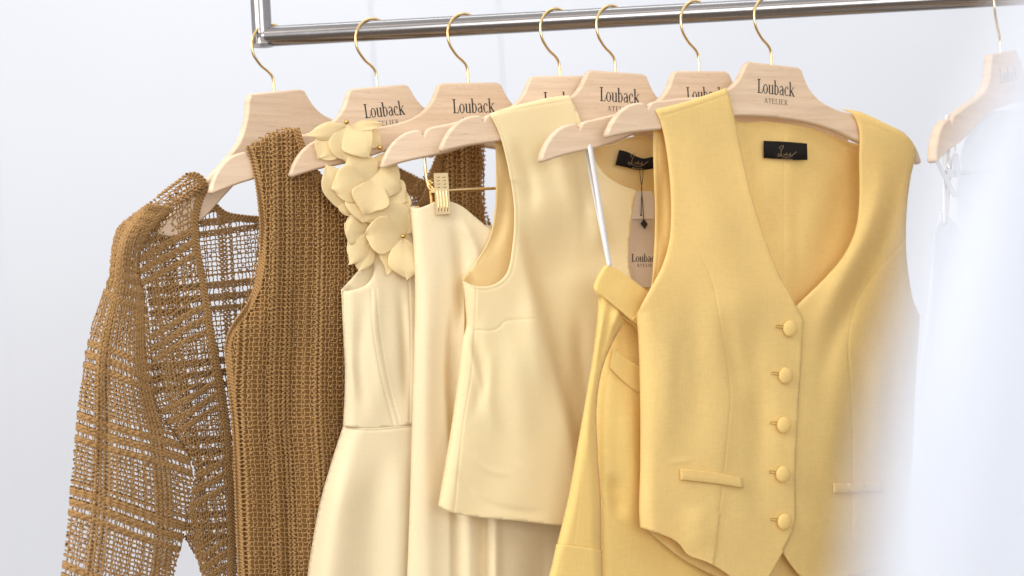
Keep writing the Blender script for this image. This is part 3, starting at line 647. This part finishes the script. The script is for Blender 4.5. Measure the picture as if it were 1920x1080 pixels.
# ------------------------------------------------------------------ satin top on hanger 5
pl = H[5]
top = empty('sleeveless_blouse', tuple(pl.O-np.array([0, 0, .1])), 'pale yellow satin sleeveless blouse with a black neck label, mid rail', 'blouse')
t_in = [(918, 213), (936, 250), (954, 320), (964, 391), (961, 461), (949, 514), (924, 534), (890, 536), (868, 527)]
t_side = [(868, 527), (872, 570), (874, 612), (866, 640), (857, 720), (846, 800), (831, 890), (821, 949)]
panel('front_panel', [t_in, t_side, [(821, 949), (847, 961), (898, 970), (975, 977), (1053, 986), (1120, 992), (1240, 990)], [(1240, 990), (1250, 800), (1240, 600), (1215, 545)], [(1215, 545), (1190, 532), (1181, 505), (1180, 465), (1186, 400), (1194, 357)],
                      [(1194, 357), (1165, 347), (1137, 328), (1113, 294), (1098, 250), (1084, 212), (1068, 178)], [(1068, 178), (1040, 181), (985, 193), (940, 205), (918, 213)]],
      pl, -12, [curl([(918, 213), (985, 193), (1068, 178)], 9, 4), curl(t_side, 28, 14), stepf([(968, 380), (988, 480), (1020, 600), (1052, 720), (1082, 832), (1098, 1000)], 8, 24, .25),
                ridge([(1000, 480), (1000, 600), (1030, 800)], 22, -6), ridge([(960, 250), (990, 330), (1000, 420)], 14, 4), ridge([(1040, 230), (1060, 330), (1090, 440)], 18, -4), ridge([(900, 560), (892, 640), (905, 720), (880, 800)], 11, 4.5), ridge([(925, 640), (915, 740), (935, 830)], 12, -3),
                ridge([(876, 630), (886, 670), (900, 720), (905, 770)], 6, -2.6), ridge([(862, 830), (890, 862), (925, 885), (975, 890)], 6, -1.3), ridge([(852, 872), (872, 905), (900, 935)], 6, 1.5), ridge([(880, 925), (930, 950), (1000, 962), (1040, 962)], 7, 1.6), ridge([(955, 860), (985, 880), (1010, 905)], 6, -1.0), ridge([(945, 320), (958, 335), (975, 345)], 4, -1.6), ridge([(960, 560), (975, 700), (985, 900)], 30, -6), ruffle(41, .8, 110), ridge([(1110, 360), (1130, 480)], 16, -5), ridge([(1080, 560), (1100, 800)], 16, 7)],
      M['satin'], top, seams=[([(893, 540), (890, 618), (884, 700), (868, 800), (852, 958)], .7), ([(890, 619), (925, 619), (938, 612), (946, 603), (975, 599), (1018, 597)], .7), ([(926, 216), (943, 252), (961, 320), (971, 391), (968, 463), (955, 520), (926, 541), (893, 543), (872, 535)], .45), ([(935, 212), (985, 202), (1072, 187)], .6), ([(1078, 212), (1092, 252), (1107, 296), (1133, 334), (1163, 353), (1190, 362)], .4)], grid=4.8)
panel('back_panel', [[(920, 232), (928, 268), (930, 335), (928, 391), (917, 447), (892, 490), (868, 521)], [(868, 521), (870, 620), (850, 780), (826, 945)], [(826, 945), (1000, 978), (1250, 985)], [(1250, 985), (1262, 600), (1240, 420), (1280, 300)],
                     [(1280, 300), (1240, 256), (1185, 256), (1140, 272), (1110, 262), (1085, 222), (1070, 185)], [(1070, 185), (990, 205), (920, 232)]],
      pl, 10, [curl([(868, 521), (870, 620), (850, 780), (826, 945)], 24, -14), ridge([(945, 300), (940, 420), (905, 500)], 10, 4), grad(1, 270, 400, 14), grad(0, 1100, 1230, 8)], M['satin_inner_shade'], top, seams=[([(926, 270), (937, 335), (935, 393), (923, 450), (898, 493)], .4), ([(1250, 262), (1185, 263), (1140, 280)], .4)])
def logo(f, parent, wd=1.0):
    def stroke(pts, rad):
        P = catmull(np.array(pts, float), .25); W = f(P[:, 0], P[:, 1]); return (W, rad)
    S = [stroke([(3.2, 7.2), (2.6, 8.6), (4.2, 9.8), (5.6, 10), (5.3, 8.4), (4.2, 6.6), (3.8, 4.6), (3.9, 2.6), (2.6, 1.5), (1.3, 2.2), (1.9, 3.3), (3.6, 2.5), (6, 1.2), (9, .9), (11.6, 1.6), (13.6, 3.2), (16, 5.6)], .00028),
         stroke([(5.6, 3.2), (6.4, 3.6), (6.4, 2.6), (7, 2.5), (7.3, 3.5), (7.8, 2.4), (8.3, 3.4), (8.6, 4.8), (8.7, 2.5), (9.4, 3.2), (9.9, 2.5), (10.4, 3.3), (10.9, 2.5), (11.3, 4.7), (11.4, 2.5), (12.2, 3.3), (11.8, 2.6), (12.6, 2.4)], .00018)]
    V, F = tubes(S, 5); mesh('logo_script', V, F, M['thread'], parent)
    cu = bpy.data.curves.new('word', 'FONT'); cu.body = 'Exclusive'; cu.size = 2.3; to = bpy.data.objects.new('word', cu); sc.collection.objects.link(to)
    bpy.context.view_layer.update(); me = to.evaluated_get(bpy.context.evaluated_depsgraph_get()).to_mesh()
    P = np.array([tuple(v.co) for v in me.vertices]); F = [tuple(p.vertices) for p in me.polygons]
    mesh('logo_word', f(P[:, 0]+4.6, P[:, 1]*.9-1.3), F, M['thread'], parent, smooth=False)
    bpy.data.objects.remove(to)
def label_patch(pl, quad_top, quad_bot, off, parent, f_off, lx, ly, sx, ang):
    P = catmull(quad_top, 4).tolist()+catmull(quad_bot, 4)[::-1].tolist(); n = len(P); nt_ = len(catmull(quad_top, 4)); nb = n-nt_
    A = np.array(catmull(quad_top, 4)); B = np.array(catmull(quad_bot, 4)); k = 24
    A = A[np.linspace(0, len(A)-1, k).astype(int)]; B = B[np.linspace(0, len(B)-1, k).astype(int)]
    G = np.vstack([A, (A+B)/2, B]); V = pl.pt(G[:, 0], G[:, 1], np.full(len(G), off)); F = [(r*k+i, r*k+i+1, (r+1)*k+i+1, (r+1)*k+i) for r in (0, 1) for i in range(k-1)]
    o = mesh('neck_label', V, F, M['label'], parent); so = o.modifiers.new('thickness', 'SOLIDIFY'); so.thickness = .0008; so.offset = 1 if False else 0
    ca, sa = math.cos(ang), math.sin(ang)
    def f(x, y): px = lx+(x*ca+y*sa)*sx; py = ly+(x*sa-y*ca)*sx; return pl.pt(px, py, np.full(len(px), off-1.0))
    logo(f, o); return o
lab5 = label_patch(pl, [(1161, 281), (1174, 284), (1195, 294), (1207, 297), (1230, 292), (1250, 288)], [(1154, 309), (1175, 314), (1198, 319), (1228, 316), (1250, 312)], 4.5, top, 0, 1174, 312, 2.55, .10)
# swing tag with cord
tag = empty('swing_tag', tuple(pl.pt(1203, 318, 2)), 'beige card tag with a black cord and diamond bead, hanging inside the satin top', 'tag')
slab(pl, [(1190, 363), (1220, 362), (1226, 378), (1227, 538), (1176, 540), (1181, 420), (1184, 385)], 3.4, 4.0, 'card', M['card'], tag, 0)
slab(pl, [(1190, 359), (1222, 358), (1227, 374), (1227, 410), (1182, 411), (1184, 382)], .6, 1.0, 'folded_card', plain('card_flap', (.80, .69, .58), .6), tag, 0)
mp = lambda x, y: pl.pt(x, -y, np.full(len(x), 3.1))
flat_marks('lettering', lay('Louback', 1184, 1236, -491, 15)+lay('ATELIER', 1194, 1229, -500, 5.5, .12, 'ATECIER'), mp, M['ink'], tag)
S = []
for pts, offs in (([(1199, 318), (1201, 335), (1203.5, 352), (1203, 375), (1202, 402)], [1, -1, -1, -1, -1]), ([(1206, 318), (1205, 335), (1203, 352), (1205, 380), (1207, 412)], [1, -1.5, -1.5, -1.5, -1.5])):
    P = np.array(pts, float); W = catmull(pl.pt(P[:, 0], P[:, 1], np.array(offs, float)), .002); S.append((W, .00048))
V, F = tubes(S, 6); mesh('cord', V, F, M['cord'], tag)
slab(pl, [(1207, 410), (1215, 420), (1209, 430), (1201, 419)], -3, -.8, 'diamond_bead', M['cord'], tag, .0004)
ball('cord_knot', pl.pt(1202, 403, -1), .0012, M['cord'], tag)

# ------------------------------------------------------------------ yellow trousers on hanger 6
pl = H[6]
tr = empty('yellow_trousers', tuple(pl.O-np.array([0, 0, .25])), 'yellow garment with folded waistband and pocket, hanging by a white ribbon behind the vest', 'trousers')
sideL = [(1122, 545), (1120, 590), (1109, 680), (1096, 760), (1085, 822), (1066, 930), (1044, 1022)]
panel('back_panel', [[(1150, 535), (1200, 560), (1300, 560), (1500, 560)], [(1500, 560), (1520, 800), (1530, 1110)], [(1530, 1110), (1300, 1115), (1100, 1110)], [(1100, 1110), (1112, 900), (1120, 750), (1135, 640), (1150, 535)]], pl, 0,
      [ridge([(1175, 700), (1185, 850), (1200, 1000)], 24, -7), stepf([(1145, 600), (1128, 760), (1127, 940), (1128, 1110)], 8, -12), curl([(1120, 1110), (1122, 750), (1140, 600)], 30, 10), ridge([(1145, 880), (1165, 980)], 14, 8), ridge([(1300, 990), (1310, 1110)], 40, -6)],
      M['trouser'], tr, seams=[([(1124, 932), (1140, 958), (1165, 980), (1200, 998), (1260, 1010), (1330, 1016)], .9), ([(1143, 700), (1131, 722), (1121, 745)], .7), ([(1142, 698), (1170, 720), (1198, 738)], .5)])
panel('front_leg', [sideL, [(1044, 1022), (1085, 1026), (1127, 1033)], [(1127, 1033), (1126, 930), (1121, 850), (1119, 750), (1130, 690), (1150, 640), (1172, 600), (1180, 575)], [(1180, 575), (1150, 552), (1122, 545)]], pl, -22,
      [curl([(1127, 1033), (1126, 930), (1119, 750), (1150, 640), (1180, 575)], 22, 16), curl(sideL, 22, 14), ridge([(1143, 560), (1140, 600), (1118, 700)], 6, 6), ridge([(1130, 560), (1126, 620), (1110, 720)], 6, -4), ridge([(1160, 575), (1152, 620)], 6, -5)], M['trouser'], tr,
      seams=[([(1112, 700), (1098, 830), (1077, 1020)], .3)], grid=4.5)
panel('cuff', [[(1043, 1020), (1085, 1024), (1129, 1031)], [(1129, 1031), (1130, 1110)], [(1130, 1110), (1080, 1115), (1020, 1110)], [(1020, 1110), (1033, 1065), (1043, 1020)]], pl, -25, [curl([(1129, 1031), (1130, 1110)], 20, 14), curl([(1020, 1110), (1033, 1065), (1043, 1020)], 20, 12), ridge([(1060, 1023), (1040, 1110)], 3, .8)], M['trouser'], tr, grid=4.5, thick=.8)
panel('pocket', [[(1151, 650), (1170, 668), (1198, 686), (1230, 700)], [(1230, 700), (1232, 742)], [(1232, 742), (1198, 736), (1170, 716), (1144, 690)], [(1144, 690), (1148, 668), (1151, 650)]], pl, -14, [curl([(1151, 650), (1198, 686), (1230, 700)], 6, -3.5)], M['trouser'], tr, grid=4,
      seams=[([(1156, 660), (1151, 676), (1149, 692)], .5)], thick=1.2)
panel('waistband', [[(1132, 497), (1147, 499), (1180, 520), (1215, 546), (1260, 575)], [(1260, 575), (1240, 615), (1225, 625)], [(1225, 625), (1190, 605), (1160, 580), (1135, 560), (1119, 550), (1112, 537)], [(1112, 537), (1120, 516), (1132, 497)]], pl, -28,
      [curl([(1112, 537), (1120, 516), (1132, 497)], 9, 8), ridge([(1150, 530), (1200, 575)], 14, -1)], M['trouser'], tr, seams=[([(1126, 506), (1150, 514), (1178, 532), (1207, 554)], .35), ([(1120, 540), (1140, 556), (1165, 576), (1195, 600)], .35)], grid=4, thick=1.0)
panel('waistband_back', [[(1118, 549), (1150, 560), (1200, 600), (1210, 640)], [(1210, 640), (1190, 612), (1160, 592), (1126, 566)], [(1126, 566), (1118, 549)]], pl, -16, [], M['trouser'], tr, grid=4, thick=.8)
wire(pl, [(1192, 604), (1187, 598), (1193, 594), (1199, 600)], [-30, -32, -32, -30], .001, 'belt_loop', M['trouser'], tr)
def ribbon(pts, wd, offs, name, parent):
    L = catmull(pts, 6); tg = np.gradient(L, axis=0); nn = np.stack([-tg[:, 1], tg[:, 0]], 1)/np.linalg.norm(tg, axis=1)[:, None]; o_ = np.interp(np.linspace(0, 1, len(L)), np.linspace(0, 1, len(offs)), offs)
    V = np.vstack([pl.pt(*(L-nn*wd/2).T, o_), pl.pt(*L.T, o_-.8), pl.pt(*(L+nn*wd/2).T, o_)]); n = len(L)
    F = [(r*n+i, r*n+i+1, (r+1)*n+i+1, (r+1)*n+i) for r in (0, 1) for i in range(n-1)]
    o = mesh(name, V, F, M['ribbon'], parent); so = o.modifiers.new('thickness', 'SOLIDIFY'); so.thickness = .0009; so.offset = 0; return o
ribbon([(1094, 235), (1100, 246), (1106, 275), (1117, 340), (1131, 430), (1143, 500)], 9, [0, -9, -10, -14, -20, -27], 'hanging_ribbon', tr)
ribbon([(1094, 235), (1097, 250), (1101, 290), (1111, 350), (1127, 430), (1141, 500)], 5, [0, 8, 9, 4, -12, -25], 'hanging_ribbon', tr)

# ------------------------------------------------------------------ yellow vest on hanger 7
pl = H[7]
vest = empty('yellow_vest', tuple(pl.O-np.array([0, 0, .1])), 'yellow sleeveless vest with five covered buttons and a black neck label, nearest garment in front', 'vest')
armL = [(1228, 205), (1240, 235), (1252, 300), (1258, 380), (1255, 450), (1241, 500), (1217, 545), (1193, 590)]
sideL = [(1193, 590), (1197, 640), (1200, 760), (1200, 880), (1198, 960), (1200, 989)]
back = panel('back_panel', [[(1228, 222), (1300, 200), (1366, 180)], [(1366, 180), (1378, 225), (1440, 228), (1520, 240), (1580, 262), (1608, 270)], [(1608, 270), (1640, 240), (1717, 290)], [(1717, 290), (1708, 330), (1700, 400), (1700, 480), (1712, 560), (1722, 595)],
                     [(1722, 595), (1716, 750), (1710, 1000), (1712, 1110)], [(1712, 1110), (1450, 1112), (1300, 1060), (1202, 985)], [(1202, 985), (1204, 760), (1196, 590)], [(1196, 590), (1219, 545), (1226, 480), (1229, 400), (1226, 320), (1225, 260), (1228, 222)]],
      pl, 9, [curl([(1202, 985), (1204, 760), (1196, 590)], 24, -14), curl([(1722, 595), (1716, 750), (1712, 1110)], 24, -14), ridge([(1575, 300), (1560, 420), (1530, 520)], 26, 7), ridge([(1500, 330), (1495, 450), (1498, 560)], 14, 2.5), ridge([(1430, 300), (1450, 450)], 20, -3), ruffle(61, 1.2, 120), grad(0, 1480, 1612, 26), grad(1, 240, 420, 8),
              ridge([(1240, 300), (1242, 480)], 8, 5)], M['vest'], vest, seams=[([(1471, 232), (1470, 320), (1470, 560)], .6), ([(1234, 262), (1235, 320), (1237, 400), (1234, 480), (1226, 545)], .45), ([(1234, 318), (1250, 340), (1268, 365)], .4)])
seamL = [(1257, 407), (1285, 440), (1310, 473), (1333, 520), (1350, 600), (1364, 680), (1370, 740), (1366, 800), (1358, 880), (1348, 970), (1338, 1060)]
panel('left_front', [armL, sideL, [(1200, 989), (1228, 998), (1256, 1008), (1274, 1020), (1290, 1040), (1330, 1056), (1366, 1078), (1400, 1110)], [(1400, 1110), (1428, 1112)], [(1428, 1112), (1445, 1080), (1466, 1040), (1488, 993)],
                     [(1488, 993), (1492, 970), (1491, 900), (1496, 780), (1502, 690), (1507, 601)], [(1507, 601), (1492, 572), (1466, 525), (1435, 450), (1405, 350), (1385, 260), (1374, 205), (1362, 164)], [(1362, 164), (1330, 176), (1280, 192), (1228, 205)]],
      pl, -13, [curl([(1228, 205), (1280, 192), (1362, 164)], 9, 4), curl(sideL, 34, 18), curl(armL, 9, 3), curl([(1466, 525), (1435, 450), (1405, 350), (1385, 260), (1374, 205)], 9, 3), ridge([(1300, 260), (1330, 400), (1380, 560), (1420, 760)], 44, -7), ridge([(1425, 540), (1412, 700), (1440, 900)], 26, 6), ridge([(1352, 570), (1380, 700), (1395, 760)], 16, 5),
                ridge([(1240, 560), (1250, 700), (1245, 900)], 26, -6), ridge([(1290, 520), (1305, 700), (1312, 860)], 24, 4), stepf([(1345, 560), (1362, 680), (1372, 760), (1362, 860), (1350, 960)], 10, 4), ridge([(1440, 640), (1425, 800), (1420, 1000)], 22, 3.5), ridge([(1300, 940), (1320, 1040)], 24, -4), ridge([(1275, 620), (1272, 760)], 10, 1.5),
                ruffle(71, .9, 80), ridge([(1240, 870), (1275, 866), (1310, 858)], 5, -1.2), ridge([(1392, 260), (1420, 370), (1452, 460)], 14, -3)],
      M['vest'], vest, seams=[(seamL, .8), ([(1246, 216), (1300, 200), (1368, 176)], .6), ([(1240, 1000), (1270, 1012), (1287, 1033), (1330, 1050), (1370, 1073)], .3), ([(1382, 236), (1397, 320), (1425, 425), (1455, 508), (1484, 567)], .25)], grid=4.8, thick=.8)
rn = [(1578, 204), (1598, 214), (1610, 240), (1611, 300), (1611, 380), (1604, 430), (1581, 480), (1540, 528), (1494, 572)]
armR = [(1718, 292), (1708, 330), (1700, 400), (1700, 480), (1712, 560), (1726, 592)]
panel('right_front', [rn, [(1494, 572), (1480, 580), (1470, 640), (1468, 800), (1466, 1000), (1468, 1036)], [(1468, 1036), (1484, 1060), (1506, 1084), (1540, 1100)], [(1540, 1100), (1620, 1075), (1712, 1050)], [(1712, 1050), (1714, 900), (1716, 750), (1726, 592)], armR[::-1],
                      [(1718, 292), (1712, 270), (1695, 250), (1658, 230), (1610, 209), (1578, 204)]],
      pl, -13.5, [curl([(1578, 204), (1610, 209), (1658, 230), (1695, 250), (1718, 292)], 9, 4), grad(1, 420, 620, 5.5), curl(armR, 12, 4), curl([(1712, 1050), (1716, 750), (1726, 592)], 30, 16), ridge([(1640, 260), (1650, 340), (1625, 440), (1560, 560), (1520, 660)], 22, -12), ridge([(1680, 300), (1668, 400), (1630, 500), (1560, 640), (1530, 760)], 18, 9),
               curl(rn, 10, 3), ridge([(1600, 580), (1570, 760), (1540, 960)], 26, -4), ruffle(81, 1.0, 90), ridge([(1650, 620), (1650, 900)], 22, -4)], M['vest'], vest,
      seams=[([(1699, 450), (1662, 490), (1628, 530), (1602, 580), (1591, 640), (1595, 720), (1599, 800), (1598, 1000)], .8), ([(1613, 228), (1650, 240), (1690, 262), (1712, 278)], .7), ([(1619, 240), (1620, 300), (1620, 382), (1612, 434), (1588, 486), (1546, 535)], .25)], thick=.8)
def welt(pts, nm, off):
    q4 = np.array(pts, float); A = catmull(pts[:4], 4); B = catmull(pts[4:][::-1], 4); k = 26
    A = A[np.linspace(0, len(A)-1, k).astype(int)]; B = B[np.linspace(0, len(B)-1, k).astype(int)]; rows_ = []; zs = []
    for t, z in ((0, -.5), (.10, -.5), (.5, -.35), (.9, -.2), (1, .9)):
        rows_.append(A*(1-t)+B*t); zs.append(np.full(k, off+z)+.22*np.sin(np.arange(k)*1.1+t*4))
    G = np.vstack(rows_); V = pl.pt(G[:, 0], G[:, 1], np.concatenate(zs)); F = [(r*k+i, r*k+i+1, (r+1)*k+i+1, (r+1)*k+i) for r in range(4) for i in range(k-1)]
    o = mesh(nm, V, F, M['vest'], vest); so = o.modifiers.new('thickness', 'SOLIDIFY'); so.thickness = .0012; so.offset = 0
welt([(1276, 879), (1310, 882), (1350, 887), (1393, 897), (1394, 915), (1350, 908), (1310, 903), (1276, 900)], 'welt_pocket', -16.8)
welt([(1562, 906), (1590, 906), (1620, 904), (1655, 903), (1656, 921), (1620, 922), (1590, 924), (1563, 925)], 'welt_pocket', -13.0)
yh = pl
for (bx, by) in ((1481, 616), (1473, 704), (1470, 797), (1468, 889), (1471, 978)):
    c0 = yh.pt(bx, by, -15.5); n = pl.n; e1 = np.array([math.cos(pl.yaw), math.sin(pl.yaw), 0]); e2 = np.array([0, 0, 1.0]); V = []; F = []; a = 28
    prof = [(0, 4.3), (3, 4.15), (6, 3.6), (8.4, 2.7), (9.9, 1.5), (10.4, .4), (10.0, -.8), (8, -1.4)]
    for r_, z_ in prof:
        for i in range(a): th = 2*math.pi*i/a; V.append(c0+.001*(r_*(math.cos(th)*e1+math.sin(th)*e2)+z_*n))
    for j in range(len(prof)-1):
        for i in range(a): F.append((j*a+i, j*a+(i+1) % a, (j+1)*a+(i+1) % a, (j+1)*a+i))
    mesh('button', V, F, M['vest'], vest)
    S = []
    for dy in (-2.2, 2.2):
        P = np.array([(bx-26, by-4+dy*.6), (bx-22, by-4+dy), (bx-16, by-3+dy*1.1), (bx-10, by-2+dy)], float); s = np.linspace(0, 1, 22); L = catmull(P, .8); z = np.full(len(L), -14.6)+.5*np.cos(np.arange(len(L))*2.4)
        S.append((pl.pt(L[:, 0], L[:, 1]+.4*np.sin(np.arange(len(L))*2.4), z), .00055))
    V, F = tubes(S, 5); mesh('buttonhole', V, F, M['hole'], vest)
label_patch(pl, [(1432, 264), (1460, 265), (1490, 267), (1513, 269)], [(1432, 296), (1460, 298), (1490, 300), (1514, 300)], 5.5, vest, 0, 1455, 296.5, 2.35, .03)

# ------------------------------------------------------------------ white garments on hanger 8
pl = H[8]
wb = empty('white_blouse', tuple(pl.O-np.array([0, 0, .1])), 'sheer white blouse body on the hanger at the right edge', 'blouse')
P8 = H[8]
panel('front_panel', [[(1845, 212), (1815, 250), (1798, 310), (1790, 400), (1782, 500), (1770, 700), (1760, 900), (1755, 1110)], [(1755, 1110), (1900, 1120), (2080, 1110)], [(2080, 1110), (2060, 600), (2000, 300), (1960, 220)], [(1960, 220), (1900, 206), (1845, 212)]], P8, 9,
      [vfold(1800, 62, 6, 200, 600, .05), curl([(1845, 212), (1798, 310), (1782, 500), (1760, 900)], 26, 12), ruffle(91, 2, 90)], M['white'], wb, grid=7)
wt = empty('white_trousers', tuple(pl.O-np.array([0, 0, .25])), 'white garment hanging from the silver clip at the right', 'trousers')
panel('front_panel', [[(1764, 398), (1752, 440), (1745, 520), (1736, 600), (1722, 720), (1708, 900), (1700, 1110)], [(1700, 1110), (1900, 1120), (2060, 1110)], [(2060, 1110), (2000, 700), (1920, 520), (1850, 478)], [(1850, 478), (1808, 440), (1785, 412), (1764, 398)]], P8, -12,
      [curl([(1764, 398), (1745, 520), (1708, 900)], 24, 14), vfold(1740, 80, 6, 400, 700, .05), ridge([(1790, 440), (1765, 520), (1758, 600)], 8, 5)], M['white'], wt, grid=7)
panel('back_panel', [[(1770, 405), (1750, 600), (1720, 900), (1715, 1110)], [(1715, 1110), (2060, 1110)], [(2060, 1110), (2000, 700), (1850, 478)], [(1850, 478), (1770, 405)]], P8, 2, [], M['white'], wt, grid=10)
def wire2(pts, depth_off, rad, name, mat, parent):
    P = np.array(pts, float); W = P8.pt(P[:, 0], P[:, 1], np.array(depth_off, float)); W = catmull(W, .0015); V, F = capped(*tubes([(W, rad)], 10), 10); return mesh(name, V, F, mat, parent)
wire2([(1779, 262), (1779, 290), (1778, 312), (1784, 324), (1800, 323.5), (1850, 322.5), (1960, 320)], [0, -2, -4, -8, -8, -6, 0], .0018, 'clip_bar', M['chrome'], HNG[8])
wc = slab(P8, [(1753, 302), (1760, 300), (1797, 368), (1789, 371), (1781, 362)], -22, -14, 'clip', M['chrome'], HNG[8], .0008)
slab(P8, [(1786, 290), (1797, 288), (1800, 312), (1806, 364), (1799, 368), (1797, 335), (1788, 325)], -18, -10, 'clip_jaw', M['chrome'], HNG[8], .0008)
slab(P8, [(1772, 318), (1790, 318), (1795, 332), (1782, 334)], -18, -10, 'clip_hinge', M['chrome'], HNG[8], .0006)
pl = P8
ribbon([(1777, 216), (1775, 230), (1772, 300), (1772, 420)], 7, [0, -9, -12, -12], 'hanging_ribbon', wt)
ribbon([(1777, 216), (1786, 240), (1790, 280), (1784, 300), (1774, 420)], 4, [0, 9, 9, 4, -10], 'hanging_ribbon', wt)

# ------------------------------------------------------------------ out-of-focus white garment close to the camera
near = empty('white_dress', tuple(at(2000, 500, .27)), 'blurred sheer white dress hanging very close in the right foreground', 'dress')
NP = Plane(1960, 500, 0, 0); NP.O = at(1960, 500, .225); NP.yaw = math.radians(-12); NP.n = np.array([math.sin(NP.yaw), -math.cos(NP.yaw), 0])
def npanel(name, segs, off, feats, mat, grid=12):
    return panel(name, segs, NP, off, feats, mat, near, grid=grid, thick=0)
edgeN = [(1960, -160), (1905, 0), (1850, 140), (1795, 290), (1745, 440), (1710, 560), (1665, 720), (1630, 900), (1600, 1110), (1570, 1250)]
npanel('front_panel', [edgeN, [(1570, 1250), (2000, 1300), (2700, 1250)], [(2700, 1250), (2700, 600), (2600, 0), (2500, -220)], [(2500, -220), (2250, -160), (1975, -160)]], 0, [vfold(1700, 170, 1.3, -200, 400, -.15), curl(edgeN, 90, 14)], M['sheer'])
npanel('back_panel', [[(x+12, y) for x, y in edgeN], [(1582, 1250), (2000, 1300), (2690, 1250)], [(2690, 1250), (2690, 600), (2600, 0), (2500, -220)], [(2500, -220), (2250, -160), (1987, -160)]], 22, [vfold(1760, 210, 3, -200, 400, -.1)], M['sheer'])
for o in sc.objects:                            # give meshes a clean state
    if o.type == 'MESH': o.data.update()
